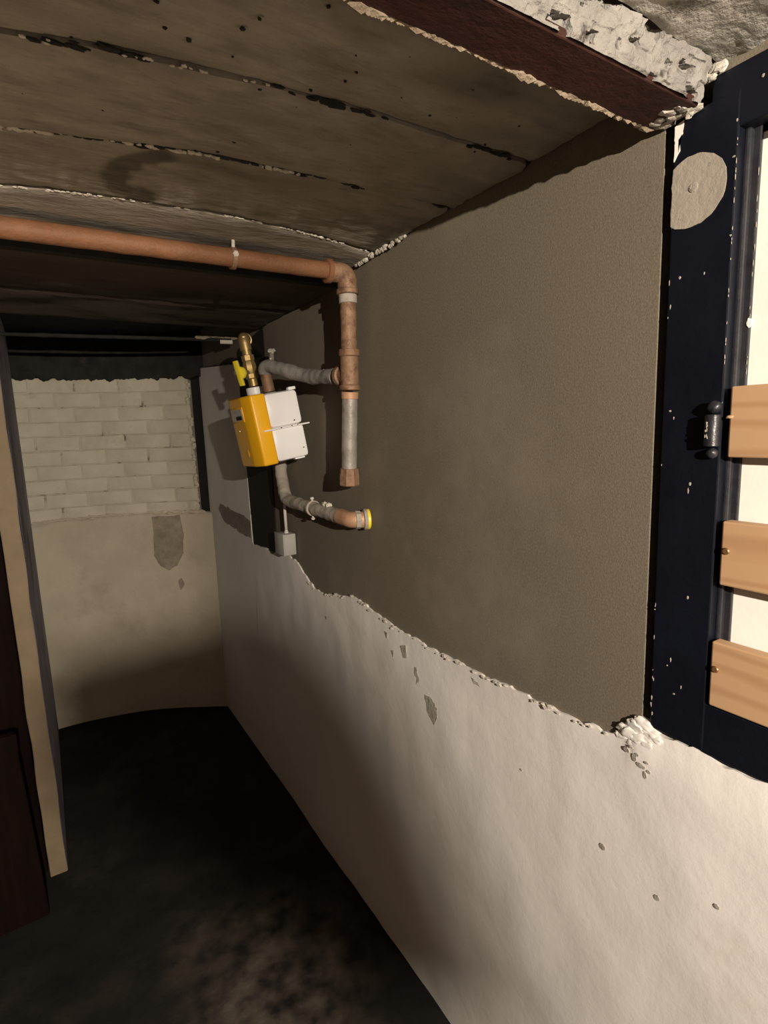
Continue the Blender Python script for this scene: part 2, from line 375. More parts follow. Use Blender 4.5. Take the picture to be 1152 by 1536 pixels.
for i in range(60):
    for k in range(45): bm.faces.new((cols[i][k], cols[i+1][k], cols[i+1][k+1], cols[i][k+1]))
we = struct(obj('wall_end', bm, 'endwhite', smooth=True))
# infill: joints bed + single bricks
XL, XR = -.12, .688
bm = bmesh.new(); cols = []
for i in range(41):
    x = XL+(XR-XL)*i/40
    cols.append([bm.verts.new(onend(-.010)(x, ZB-.02+(ZT-ZB+.02)*k/20, 0)) for k in range(21)] + [bm.verts.new(onend(-.05)(x, ZT, 0))])
for i in range(40):
    for k in range(21): bm.faces.new((cols[i][k], cols[i+1][k], cols[i+1][k+1], cols[i][k+1]))
e1 = [bm.verts.new(onend(-.05)(XR, ZB-.02+(ZT-ZB+.02)*k/20, 0)) for k in range(21)]
for k in range(20): bm.faces.new((cols[40][k], e1[k], e1[k+1], cols[40][k+1]))
part('mortar_bed', bm, 'joint', we)
rows = 10; ch = (ZT-ZB)/rows
cn = 0
for r in range(rows):
    z0 = ZB + r*ch; x = XL + (-.10 if r % 2 else 0) + random.uniform(-.012, .012)
    while x < XR-.012:
        ln = .198 + random.uniform(-.01, .01); a, b = max(x, XL), min(x+ln, XR + random.uniform(-.012, .012))
        if b-a > .03:
            jz = random.uniform(-.0015, .0015); cx = (a+b)/2; t = Vector((1, (ye(b)-ye(a))/(b-a), 0)).normalized()
            n = yn(cx); R = Matrix((t, -n, Vector((0, 0, 1)))).transposed()
            bm = bmesh.new(); ln2 = (b-a-.007)/max(t.x, .6)
            box(bm, (0, 0, 0), (ln2, .03, ch-.005), None, .004)
            for v in bm.verts:
                v.co += Vector((.002*noise.noise(v.co*40+Vector((cn, 0, 0))), .0015*noise.noise(v.co*30+Vector((0, cn, 0))), .002*noise.noise(v.co*40+Vector((0, 0, cn)))))
            mid = onend(-.0192+random.uniform(-.0010, .0015))(cx, z0+ch/2+jz, 0)
            bm.transform(Matrix.Translation(mid) @ R.to_4x4()); cn += 1
            part('brick', bm, 'brick', we, True)
        x += ln
# mortar ledge under the infill, ragged on the right
bm = bmesh.new()
for i in range(46):
    x = XL+.02+(XR-XL-.0)*(i/45)
    lump(bm, onend(.001)(x, ZB+.006+random.uniform(-.003, .004)+.012*math.sin((x+.1)*3.2), 0), random.uniform(.006, .011) if x < .5 else random.uniform(.008, .016), i, 2, (2.2, .6, .7), .5)
o = part('mortar_ledge', bm, 'endwhite', we, True)
bm = bmesh.new()
for i in range(50):
    z = ZB+(ZT-ZB)*i/49
    lump(bm, onend(-.010)(XR-.002+random.uniform(-.008, .006), z, 0), random.uniform(.006, .014), i+80, 2, (.9, .8, 1.1), .6)
part('ragged_mortar', bm, 'brick', we, True)
# slot right of the infill, its depth shade put in as black; sooty lintel above
bm = bmesh.new(); cols = []
for i in range(13):
    x = .64+.13*i/12; cols.append([bm.verts.new(onend(-.05)(x, z, 0)) for z in (1.0, 2.14)])
for i in range(12): bm.faces.new((cols[i][0], cols[i+1][0], cols[i+1][1], cols[i][1]))
part('dark_slot', bm, 'black', we)
bm = bmesh.new(); N1 = 160; rows_ = []
for i in range(N1+1):
    x = -.16+.93*i/N1
    zb = ZT - .008 + .022*noise.noise(Vector((x*28, 1, 0))) + .008*noise.noise(Vector((x*80, 2, 0)))
    c = [onend(-.05)(x, zb-.002, 0), onend(.004)(x, zb, 0)] + [onend(.012+.004*noise.noise(Vector((x*9, k, 4))))(x, zb+(2.14-zb)*k/8, 0) for k in range(1, 9)]
    rows_.append([bm.verts.new(p) for p in c])
for i in range(N1):
    for k in range(9): bm.faces.new((rows_[i][k], rows_[i+1][k], rows_[i+1][k+1], rows_[i][k+1]))
part('sooty_lintel', bm, 'soot', we, True)
# rubbed stain below the infill on the right
part('rubbed_stain', plate(rag([(.47, 1.118), (.60, 1.118), (.615, 1.02), (.60, .91), (.565, .84), (.53, .815), (.49, .84), (.465, .90), (.475, 1.0)], .01, .006, 21, 26, closed=True), onend(.010), .006), 'stain', we)
part('rubbed_stain', plate(rag([(.57, .755), (.585, .77), (.595, .73), (.575, .70)], .006, .004, 22, 40, closed=True), onend(.009), .006), 'stain', we)

# ------------------------------------------------------------------ left partition, dark backdrop beside it, room behind the camera
bm = bmesh.new()
bx(-.141, -.085, 2.13, 3.45, 0, 2.1, bev=.004, bm=bm)
bmesh.ops.subdivide_edges(bm, edges=[e for e in bm.edges if abs(e.verts[0].co.z-e.verts[1].co.z) > 1], cuts=40)
bm.normal_update()
for f in bm.faces:
    if f.normal.x > .7: f.material_index = 1
for v in bm.verts:
    if v.co.y < 2.2: v.co.x += .006*noise.noise(Vector((v.co.z*5, v.co.x*30, 0))); v.co.y += .004*noise.noise(Vector((v.co.z*9, 3, 0)))
wl = struct(obj('wall_left', bm, ['cream', 'lilac']))
# torn blue-grey flap on the upper partition edge
def t3(u, v, d): return Vector((-.083+d*.3, 2.126+u-d, v))
bm = plate(rag([(0, 1.17), (.012, 1.20), (.05, 1.30), (.05, 1.60), (-.004, 1.60), (-.002, 1.4)], .012, .005, 41, closed=True), t3, .004)
part('loose_paint', bm, 'lilac', wl)
bm = bx(-1.5, -.146, 2.17, 2.21, 0, 2.1)  # added dark sheet in place of the unlit space past the partition
d1 = struct(obj('door_1', bm, 'redwood'))
bm = bx(-1.56, -1.5, -2.8, 2.2, 0, 2.7); struct(obj('wall_side', bm, 'olddark'))
bm = bx(-1.56, .9, -2.8, -2.72, 0, 2.7); struct(obj('wall_back', bm, 'olddark'))

# ------------------------------------------------------------------ ceiling: concrete planks between steel beams
cl = bpy.data.objects.new('ceiling', None); COL.objects.link(cl); struct(cl)
def slab(y0, y1, z, m, amp=.003, seed=0, ragged=.004, x0=-1.5, x1=.748, nx=110, ny=16, tilt=0, xr=0, bow=0):
    bm = bmesh.new(); g = []
    for j in range(ny+1):
        row = []
        for i in range(nx+1):
            x = x0+(x1-x0)*i/nx; t = j/ny
            ya = (y0(x)+.0022 if callable(y0) else y0) + ragged*noise.noise(Vector((x*30, seed, 0)))+ragged*.8*noise.noise(Vector((x*80, seed, 3))); yb = (y1(x)-.0022 if callable(y1) else y1) + ragged*noise.noise(Vector((x*30, seed+1, 0)))+ragged*.8*noise.noise(Vector((x*80, seed+1, 3)))
            y = ya+(yb-ya)*t
            rnd = .004*max(0, 1-min(t, 1-t)*(yb-ya)/.012)**2
            zz = z + tilt*(t-.5) + rnd + amp*noise.noise(Vector((x*6, y*9, seed))) + amp*.5*noise.noise(Vector((x*30, y*40, seed)))
            xx = x
            if i == nx and xr: xx = x - abs(xr*noise.noise(Vector((y*40, 3, seed))))-.002
            row.append(bm.verts.new((xx, y, zz)))
        g.append(row)
    for j in range(ny):
        for i in range(nx): bm.faces.new((g[j][i], g[j+1][i], g[j+1][i+1], g[j][i+1]))
    # sides up and back
    rim = [r[0] for r in g[::-1]][:-1] + g[0][:-1] + [r[-1] for r in g][:-1] + g[-1][::-1][:-1]
    up_ = [bm.verts.new(v.co + Vector((0, 0, .07))) for v in rim]
    n = len(rim)
    for k in range(n): bm.faces.new((rim[k], rim[(k+1) % n], up_[(k+1) % n], up_[k]))
    bm.faces.new(up_)
    return part('concrete_plank', bm, m, cl, True)
ARC = [Vector(p) for p in ((.205, .952), (.175, .985), (.155, 1.03), (.153, 1.075), (.169, 1.113), (.200, 1.100), (.205, 1.14))]
def damp(o):
    at = o.data.attributes.new('damp', 'FLOAT', 'POINT')
    for v in o.data.vertices:
        p = Vector((v.co.x, v.co.y)); best = 9
        for a, b in zip(ARC[:-1], ARC[1:]):
            t = max(0, min(1, (p-a).dot(b-a)/(b-a).length_squared)); best = min(best, (p-(a+(b-a)*t)).length)
        best += .010*noise.noise(Vector((p.x*45, p.y*45, 5)))
        at.data[v.index].value = max(0, min(1, (.026-best)/.010))
def cl2(x): return max(-.25, min(.8, x))
JF = [lambda x: .482, lambda x: .704+.30*max(0, .45-cl2(x))**2, lambda x: .912+.30*max(0, .45-cl2(x))**2, lambda x: 1.145+.40*(cl2(x)-.31)**2, lambda x: 1.372]
for k in range(4):
    o = slab(JF[k], JF[k+1], 1.976+[.003, 0, .002, -.002][k], 'slabstain' if k == 2 else 'slab', .0035, k+1, xr=.012 , nx=330 if k == 2 else 110, ny=50 if k == 2 else 16)
    if k == 2: damp(o)
for k, (a, b) in enumerate([(1.40, 1.76), (1.765, 2.12)]):
    slab(a, b, 1.940, 'slab2', .005, 20+k, xr=.02)
slab(2.15, 3.4, 2.075, 'soot', .004, 30)
# roof void above the joints
bm = bx(-1.5, .9, -.10, 3.4, 2.10, 2.7); part('void_cover', bm, 'soot', cl)
# bay behind the beam, rough cast
bm = bmesh.new(); g = []
for j in range(150):
    row = []
    for i in range(260):
        x = -1.5+2.45*i/259; y = .402-.40*j/149
        n1 = noise.noise(Vector((x*14, y*14, 9))); n2 = noise.noise(Vector((x*45, y*45, 4)))
        row.append(bm.verts.new((x, y, 1.9755+.005*n1+.003*n2 - .008*max(0, n2-.25))))
    g.append(row)
for j in range(149):
    for i in range(259): bm.faces.new((g[j][i], g[j+1][i], g[j+1][i+1], g[j][i+1]))
part('rough_slab', bm, 'roughslab', cl, True)
bm = bx(-1.5, .9, -2.8, -.1, 2.66, 2.74); part('rear_slab', bm, 'slab2', cl)
# lumpy concrete haunch on the near side of the beam
bm = bmesh.new(); g = []
for j in range(36):
    row = []
    for i in range(520):
        x = -1.0+1.733*i/519; t = j/35
        p = Vector((x, .4125-.011*t, 1.9305+.0445*t)); q = p*52; w1 = noise.noise(q); w2 = noise.noise(q*2.3+Vector((3, 3, 3))); w3 = noise.cell(p*60) if hasattr(noise, 'cell') else 0
        d = .0055*w1 + .0035*w2 + .002*w3
        if w1 < -.30: d -= .009
        e = min(1, .35+t/.10)
        row.append(bm.verts.new(p + Vector((0, -.94, -.34))*d*e + Vector((.004*w2, 0, 0))))
    g.append(row)
for j in range(35):
    for i in range(519): bm.faces.new((g[j][i], g[j+1][i], g[j+1][i+1], g[j][i+1]))
part('rough_haunch', bm, 'rough', cl, True)
# white crumbs squeezed out of the plank joints
bm = bmesh.new()
def joint_crumbs(y, xa, xb, n, rr, zz=1.979, seed=0):
    for i in range(n):
        x = random.uniform(xa, xb)
        if noise.noise(Vector((x*14, seed, 0))) < -.12: continue
        lump(bm, (x, y(x)+random.uniform(-.003, .003), zz), random.uniform(*rr), i+seed, 1, (1.5, .9, .6), .6)
joint_crumbs(JF[2], -.1, .42, 110, (.0025, .0055), seed=4)
joint_crumbs(JF[3], -.1, .74, 190, (.0018, .0036), seed=9)
joint_crumbs(JF[1], -.1, .3, 26, (.0015, .003), seed=13)
for i in range(46):                          # white crumbs where the planks meet the long wall by the pipe
    y = random.uniform(1.07, 1.30); lump(bm, (.742, y, 1.972+random.uniform(-.004, .004)), random.uniform(.003, .008), i, 1, (.8, 1.5, .8), .6)
o = part('joint_mortar', bm, 'crumb', cl); o['kind'] = 'stuff'
# dark mortar worked into the joints
bm = bmesh.new()
for jy, gate in ((JF[1], .05), (JF[2], -.15), (JF[3], .3)):
    for i in range(130):
        x = -.15+.9*random.random()
        if noise.noise(Vector((x*9, gate*50, 2))) < gate: continue
        lump(bm, (x, jy(x)+random.uniform(-.006, .006), 1.980), random.uniform(.002, .0055), i, 1, (2.4, .9, .6), .6)
o = part('joint_dirt', bm, 'soot', cl); o['kind'] = 'stuff'
# dark curved wet stain and pock marks on the planks
bm = bmesh.new()
for i in range(70):
    x = random.uniform(0, .66); y = random.uniform(.5, .93)
    lump(bm, (x, y, 1.9780), random.uniform(.0010, .0028), i, 1, (1.3, 1, .8), .6)
o = part('pock_mark', bm, 'soot', cl); o['kind'] = 'stuff'

# steel beam
bt = empty('steel_beam', (-.1, .447, 1.93), 'dark red painted steel ceiling beam with crumbling mortar along its edge', 'beam')
bt['kind'] = 'structure'
bm = bmesh.new(); bx(-1.0, .735, .416, .478, 1.930, 1.940, bev=.002, bm=bm); part('flange', bm, 'beam', bt)
bm = bmesh.new(); bx(-1.0, .735, .442, .452, 1.939, 2.10, bm=bm); part('web', bm, 'beam', bt)
bm = bmesh.new()
for i in range(230):
    x = -.1+.83*i/229
    lump(bm, (x, .480+.003*noise.noise(Vector((x*25, 0, 0))), 1.934+.003*noise.noise(Vector((x*25, 7, 0)))), random.uniform(.0035, .0075), i, 1, (1.6, .8, 1), .6)
part('edge_mortar', bm, 'mud', bt, True)
bm = bmesh.new()
for i in range(26):
    lump(bm, (.715+.03*random.random(), random.uniform(.425, .482), 1.932+.004*random.random()), random.uniform(.005, .010), i, 2, (1.4, 1.2, .5), .6)
for i in range(14):
    lump(bm, (.740, random.uniform(.424, .440), random.uniform(1.93, 1.957)), random.uniform(.004, .007), i+50, 2, (.8, 1, 1.2), .6)
for i in range(9):
    lump(bm, (.744, random.uniform(.395, .428), random.uniform(1.958, 1.972)), random.uniform(.004, .007), i+90, 2, (.8, 1.3, .9), .6)
part('end_mortar', bm, 'crumb', bt, True)
# second beam, hidden behind the pipe: only a dark edge shows
bm = bx(-1.0, .748, 1.372, 1.398, 1.935, 2.10); part('plank_step', bm, 'soot', cl)

# ------------------------------------------------------------------ window frame with battens
wn = bpy.data.objects.new('window_1', None); COL.objects.link(wn); wn.location = (WX, .05, 1.08); struct(wn)
YS, YI = .4535, .3735
bm = bx(WX-.002, WX+.06, YI, YS, 1.081, 1.934, bev=.002); part('frame_stile', bm, 'navy', wn)
bm = bx(WX-.002, WX+.06, -.38, -.30, 1.081, 1.934, bev=.002); part('frame_stile', bm, 'navy', wn)
bm = bx(WX-.001, WX+.06, -.38, .408, 1.892, 1.962, bev=.002); part('frame_head', bm, 'navy', wn)
bm = bx(WX-.001, WX+.06, -.38, YI+.004, 1.078, 1.153, bev=.002); part('frame_rail', bm, 'navy', wn)
bm = bx(WX+.008, WX+.06, YS, .476, 1.083, 1.934); part('side_strip', bm, 'black', wn)
# moulded rebate stop: two steps
bm = bmesh.new(); bx(WX+.012, WX+.06, .3665, YI+.001, 1.15, 1.893, bev=.003, bm=bm); bx(WX+.021, WX+.06, .3585, .368, 1.15, 1.893, bev=.0015, bm=bm)
part('rebate_stop', bm, 'navyworn', wn)
bm = bx(WX+.014, WX+.06, -.30, .345, 1.876, 1.893, bev=.003); part('rebate_stop', bm, 'navyworn', wn)
bm = bx(WX+.014, WX+.06, -.30, .345, 1.152, 1.166, bev=.003); part('rebate_stop', bm, 'navyworn', wn)
bm = bx(WX+.0255, WX+.030, -.30, .364, 1.16, 1.885); o = part('backing_board', bm, 'panel', wn); o['label'] = 'white board closing the opening'
# chip out of the bead
bm = bmesh.new(); lump(bm, (WX+.021, .3585, 1.665), .004, 3, 2, (.4, 1, 1.4), .5); part('paint_chip', bm, 'panel', wn)
# round bare patch where a fitting was taken off
cy_, cz_, cr_ = .427, 1.838, .0435
poly = [(cy_+cr_*math.cos(a), cz_+cr_*math.sin(a)) for a in [2*math.pi*k/40 for k in range(40)]]
poly = [(min(p[0], YS-.0005), p[1]) for p in poly]
bm = plate(rag(poly, .004, .0012, 61, 90, closed=True), onwall(.0032), .0012); pt = part('round_patch', bm, 'bare', wn); pt['label'] = 'round bare patch with screw holes'
def hole(y, z, r, m='chip', x=WX-.0034):
    bm = lathe((x, y, z), (x+.01, y, z), [(0, r), (.002, r)], 12); part('screw_hole', bm, m, pt)
hole(.424, 1.842, .0055, 'bare', WX-.0042); hole(.424, 1.842, .004, 'chip', WX-.0046)
hole(.4045, 1.862, .0024, 'chip'); hole(.440, 1.810, .0022, 'chip')
# white chipped paint at the top outer edge
part('paint_chip', plate(rag([(YS-.001, 1.926), (.441, 1.928), (.442, 1.912), (.447, 1.908), (.4445, 1.895), (YS-.001, 1.882)], .004, .002, 63, 90, closed=True), onwall(.0032), .0012), 'panel', wn)
bm = bmesh.new()
def fleck(y, z, ry, rz, s): lump(bm, (WX-.0022, y, z), 1, s, 1, (.0008, ry, rz), .6)
for i, (y, z) in enumerate([(.4375, 1.735), (.4055, 1.733), (.4425, 1.56), (.437, 1.55), (.41, 1.46), (.412, 1.45), (.449, 1.70), (.452, 1.275), (.4525, 1.27), (.405, 1.30), (.425, 1.20), (.43, 1.19), (.408, 1.165), (.418, 1.15), (.45, 1.16), (.4515, 1.13), (.4525, 1.12), (.45, 1.105), (.376, 1.9), (.377, 1.86), (.376, 1.77), (.35, 1.935), (.32, 1.94), (.30, 1.93)]):
    fleck(y, z, random.uniform(.0008, .0022), random.uniform(.001, .004), i)
for i in range(22): fleck(.374, random.uniform(1.56, 1.88), .0003, random.uniform(.001, .004), i+60)
for i in range(14): fleck(.4515, random.uniform(1.09, 1.9), .0003, random.uniform(.001, .005), i+90)
for i in range(22):
    lump(bm, (WX+.0208, .3586+random.uniform(-.0005, .0005), random.uniform(1.56, 1.88)), 1, i, 1, (.0006, .0004, random.uniform(.001, .005)), .5)
o = part('paint_fleck', bm, 'bare', wn); o['kind'] = 'stuff'
# hinge by the top batten
hg = bpy.data.objects.new('hinge', None); COL.objects.link(hg); hg.location = (0, .38, .46); hg.parent = wn
bm = lathe((WX-.010, .3805, 1.512), (WX-.010, .3805, 1.553), [(0, .0085), (.001, .0095), (.040, .0095), (.041, .0085)], 16)
part('knuckle', bm, 'navyworn', hg, True)
bm = bmesh.new(); lump(bm, (WX-.009, .3795, 1.562), .0085, 3, 3, (1, 1, 1), .12); part('hinge_knob', bm, 'navyworn', hg, True)
bm = bmesh.new(); lump(bm, (WX-.007, .3805, 1.503), .007, 8, 3, (1, 1, 1), .12); part('hinge_knob', bm, 'navyworn', hg, True)
bm = bmesh.new()
for i in range(9): lump(bm, (WX-.0194, .3825+random.uniform(-.002, .002), 1.519+random.random()*.028), 1, i, 1, (.0007, random.uniform(.0004, .0012), random.uniform(.001, .003)), .5)
o = part('worn_paint', bm, 'bare', hg)
# pine battens
batt = [('top pine batten beside the black hinge, across the navy window frame', 1.498, 1.587, .3655),
        ('middle pine batten with a bronze screw, across the navy window frame', 1.329, 1.415, .3662),
        ('lowest pine batten, resting just above the bottom rail of the navy frame', 1.1565, 1.249, .3705)]
for i, (lab, z0, z1, yl) in enumerate(batt):
    t = empty('pine_batten', (WX, 0, (z0+z1)/2), lab, 'batten', 'pine battens across the window')
    bm = bx(WX-.006, WX+.013, -.325, yl-.003, z0, z1, bev=.0022)
    o = part('board', bm, 'pine', t)
    for sy in (yl-.010, -.31):
        if i == 0: continue
        zz = (z0+z1)/2 + (.004 if i == 1 else .008)
        bm = lathe((WX-.0085, sy, zz), (WX+.01, sy, zz), [(0, .0035), (.001, .0046), (.006, .0046)], 14); s = part('screw', bm, 'bronze', t, True)
    if i == 0:
        bm = bmesh.new(); lump(bm, (WX-.0065, yl-.004, 1.549), .0035, 4, 1, (.5, 1.2, .8), .6); part('splinter', bm, 'pine', t)

# ------------------------------------------------------------------ gas pipe: rusty run under the ceiling and the riser
PX, PY = .70, 1.270
gp = empty('gas_pipe', (PX, PY, 1.70), 'rusty red pipe under the ceiling, turning down the wall to a capped end', 'pipe')
def P(name, bm, m, par=gp): return part(name, bm, m, par, True)
r = .0195
P('ceiling_run', tube(dense((-1.0, PY+.004, 1.938), (.655, PY-.004, 1.938), 60), r, 22, wob=.0012), 'rust')
P('clamp', lathe((.404, PY, 1.938), (.418, PY, 1.938), [(0, .0205), (.001, .0235), (.011, .0235), (.012, .0205)]), 'rust2')
bm = lathe((.411, PY-.006, 1.95), (.411, PY-.012, 1.985), [(0, .004), (.035, .004)], 10); lump(bm, (.411, PY-.022, 1.942), .007, 3, 2); P('clamp_bolt', bm, 'crumb')
el = fillet([(.645, PY, 1.938), (PX, PY, 1.938), (PX, PY, 1.893)], .034, 10)
P('elbow', tube(el, .0245, 24), 'rust2')
P('elbow_ring', lathe((.640, PY, 1.938), (.658, PY, 1.938), [(0, .0245), (.002, .0285), (.013, .0285), (.015, .0245)]), 'rust')
P('elbow_ring', lathe((PX, PY, 1.900), (PX, PY, 1.880), [(0, .0245), (.002, .0285), (.012, .0285), (.014, .0245)]), 'rust2')
P('thread_tape', lathe((PX, PY, 1.886), (PX, PY, 1.862), [(0, .0225), (.001, .0232), (.020, .0230), (.021, .021)]), 'palepipe')
P('riser', tube(dense((PX, PY, 1.87), (PX, PY+.006, 1.735), 20), .0205, 22, wob=.0015), 'rust2')
P('tee', lathe((PX, PY+.005, 1.754), (PX, PY+.010, 1.640), [(0, .022), (.001, .0262), (.013, .0275), (.016, .0275), (.019, .0235), (.024, .0238), (.075, .0245), (.088, .0235), (.092, .0268), (.102, .0268), (.104, .022)]), 'brass2' if 'brass2' in M else 'rust2')
P('tee_branch', lathe((PX, PY+.008, 1.690), (PX-.004, PY+.075, 1.692), [(0, .021), (.03, .0215), (.033, .0265), (.046, .0268), (.050, .022)]), 'rust2')
P('thread_tape', lathe((PX, PY+.010, 1.647), (PX, PY+.012, 1.628), [(0, .0215), (.001, .0228), (.017, .0222), (.018, .0205)]), 'copper')
P('lower_riser', tube(dense((PX, PY+.011, 1.635), (PX, PY+.034, 1.43), 30), .0205, 22, wob=.0010), 'galv')
P('end_cap', lathe((PX, PY+.032, 1.447), (PX, PY+.036, 1.400), [(0, .0205), (.001, .0255), (.012, .0258), (.020, .0275), (.044, .0285), (.047, .026)], 8), 'rust2')

# ------------------------------------------------------------------ gas meter
mt = empty('gas_meter', (.622, 1.692, 1.563), 'yellow-fronted light grey gas meter hanging tilted on the cement wall', 'meter')
ma, mb, mc = math.radians(.62), math.radians(-1.2), math.radians(-8.73)
MR = Matrix.Rotation(ma, 3, 'Z') @ Matrix.Rotation(mb, 3, 'X') @ Matrix.Rotation(mc, 3, 'Y')
MT = Matrix.Translation((.622, 1.692, 1.563)) @ MR.to_4x4()
D_, W_, H_ = .157, .207, .208
def mp(name, bm, m, par=mt, smooth=True):
    bm.transform(MT); return part(name, bm, m, par, smooth)
# case: lower and upper half shells, seam flange between; local x from -D/2 (front) to +D/2 (wall)
sx = -D_/2+.048
bm = bmesh.new(); box(bm, ((sx+D_/2)/2, 0, -.052), (D_/2-sx, W_, .104), None, .012); mp('lower_shell', bm, 'enamel')
bm = bmesh.new(); box(bm, ((sx+D_/2)/2, 0, .052), (D_/2-sx, W_, .104), None, .012); mp('upper_shell', bm, 'enamel')
bm = bmesh.new(); box(bm, ((sx+D_/2)/2-.004, 0, -.004), (D_/2-sx+.042, W_+.016, .0045), None, .0015); mp('seam_flange', bm, 'enamel')
# yellow front housing: chamfered outline in plan, extruded over the height
def prism(poly, z0, z1, bev=.006):
    bm = bmesh.new(); b = [bm.verts.new((p[0], p[1], z0)) for p in poly]; f = bm.faces.new(b)
    g = bmesh.ops.extrude_face_region(bm, geom=[f]); bmesh.ops.translate(bm, vec=(0, 0, z1-z0), verts=[v for v in g['geom'] if isinstance(v, bmesh.types.BMVert)])
    bmesh.ops.bevel(bm, geom=bm.edges[:], offset=bev, segments=3, profile=.5, affect='EDGES'); return bm
x0 = -D_/2
hz = [(sx+.003, -W_/2-.002), (x0+.004, -W_/2-.002), (x0-.010, -W_/2+.050), (x0-.010, W_/2-.050), (x0+.004, W_/2+.002), (sx+.003, W_/2+.002)]
yh = mp('front_housing', prism(hz, -H_/2-.003, H_/2+.002, .006), 'yellow')
bm = bmesh.new(); box(bm, (x0-.0105, .0, .055), (.002, .112, .046), None, .0008); f1 = mp('display_bezel', bm, 'yellow', yh)
bm = bmesh.new(); box(bm, (x0-.0118, .0, .055), (.001, .098, .034)); mp('display_window', bm, 'dial', yh)
bm = bmesh.new(); box(bm, (x0-.0125, -.016, .046), (.001, .05, .012)); mp('counter', bm, 'dark', yh)
bm = bmesh.new(); box(bm, (x0-.0108, .012, .006), (.0012, .006, .006), None, .0005); mp('seal_screw', bm, 'steel', yh)
bm = lathe((x0-.0115, -.02, -.065), (x0-.009, -.02, -.065), [(0, .010), (.001, .012), (.0022, .012)], 20); mp('emblem', bm, 'yellow', yh)
# inlet nuts on top
bm = lathe((.004, .052, H_/2-.004), (.004, .052, H_/2+.03), [(0, .026), (.012, .026), (.013, .0275), (.032, .0275), (.034, .025)], 20); mp('inlet_nut', bm, 'enamel')
bm = lathe((.010, -.052, H_/2-.004), (.010, -.052, H_/2+.03), [(0, .024), (.004, .024), (.005, .022), (.006, .020)], 20); mp('outlet_socket', bm, 'enamel')
bm = bmesh.new(); box(bm, (D_/2-.012, -W_/2+.016, H_/2+.004), (.024, .022, .010), None, .003); mp('hanger_lug', bm, 'enamel')
bm = bmesh.new(); box(bm, (D_/2-.03, -W_/2+.02, -H_/2-.001), (.034, .02, .006), None, .002); mp('foot', bm, 'enamel')
bm = bmesh.new()
for (xx, yy, zz) in ((.05, -W_/2-.0004, .012), (.035, -W_/2-.009, -.003), (.055, -W_/2-.009, -.002), (.062, -W_/2-.0004, -.075), (.0, -W_/2-.009, -.003)): lump(bm, (xx, yy, zz), 1, int(xx*1000), 1, (.003, .0006, .0018), .6)
mp('paint_scratch', bm, 'dark')['kind'] = 'stuff'
def mloc(x, y, z): return MT @ Vector((x, y, z))

# ------------------------------------------------------------------ brass inlet with yellow lever
c0 = mloc(.004, .052, H_/2+.028); d0 = (MR @ Vector((0, 0, 1))).normalized()
vb = empty('inlet_valve', c0, 'brass gas valve and elbow with yellow lever on top of the meter', 'valve')
def V(name, bm, m): return part(name, bm, m, vb, True)
V('union_tail', lathe(c0+d0*.006, c0+d0, [(0, .0150), (.026, .0150)]), 'brass')
V('valve_body', lathe(c0+d0*.028, c0+d0, [(0, .016), (.003, .0205), (.016, .0205), (.018, .018), (.030, .0215), (.046, .0215), (.056, .0185), (.058, .021), (.074, .021), (.076, .016)], 8), 'brass')
bt_ = c0+d0*.094; e1_ = c0+d0*.160
V('upper_pipe', tube([bt_, e1_], .0150, 20), 'brass')
el = fillet([c0+d0*.118, c0+d0*.158, c0+d0*.158+Vector((.021, .045, 0))], .026, 8)
V('elbow', tube(el, .0185, 22), 'brass')
ee = c0+d0*.158+Vector((.018, .038, 0))
V('elbow_ring', lathe(ee, ee+Vector((.021, .045, 0)), [(0, .0185), (.001, .0215), (.010, .0215), (.012, .0185)]), 'brass')
V('wall_tail', tube([ee, Vector((.765, ee.y+.30, ee.z))], .0135, 18), 'black')
ax = (MR @ Vector((-.86, -.50, 0))).normalized()
hb = c0+d0*.050 + ax*.016
V('lever_stem', lathe(hb, hb+ax, [(0, .009), (.030, .009)], 14), 'brass')
lp = hb+ax*.032
lv = V('lever', lathe(lp-ax*.006, lp+ax, [(0, .016), (.002, .019), (.010, .019), (.012, .016)], 18), 'lever')
bm = bmesh.new(); box(bm, (0, 0, .007), (.009, .017, .078), None, .002)
for v in bm.verts: v.co.y += .10*v.co.z
bm.transform(Matrix.Translation(lp+ax*.009-d0*.008) @ MR.to_4x4() @ Matrix.Rotation(math.radians(30), 4, 'Z')); part('lever_bar', bm, 'lever', lv, True)

# grey outlet pipe from the meter to the tee
oz = mloc(.010, -.052, H_/2)
g1 = empty('outlet_pipe', oz, 'dusty grey bent pipe from the meter top to the riser tee', 'pipe')
tb = Vector((PX-.004, PY+.0765, 1.692)); oe = oz + d0*.088
path = fillet([oz+d0*.005, oe, tb+Vector((-.012, .14, .012)), tb], .036, 10)
P2 = []
for a, b in zip(path[:-1], path[1:]): P2 += dense(a, b, max(1, int((b-a).length/.006)))[:-1]
P2.append(path[-1])
n = len(P2); k1 = next(i for i, q in enumerate(P2) if (q-oz).length > .052)
part('rise', tube(P2[:k1+1], .0175, 20, wob=.0008), 'rust2', g1, True)
part('bend', tube(P2[k1:], [.0205+.001*math.sin(i*.4) for i in range(n-k1)], 22, wob=.003), 'grey', g1, True)
bm = bmesh.new()
for i in range(12):
    q = P2[random.randrange(k1, n)]; a = random.uniform(0, 6.3); lump(bm, q+Vector((math.cos(a)*.018, 0, math.sin(a)*.019)), random.uniform(.002, .0045), i, 1)
part('plaster_blob', bm, 'crumb', g1)['kind'] = 'stuff'

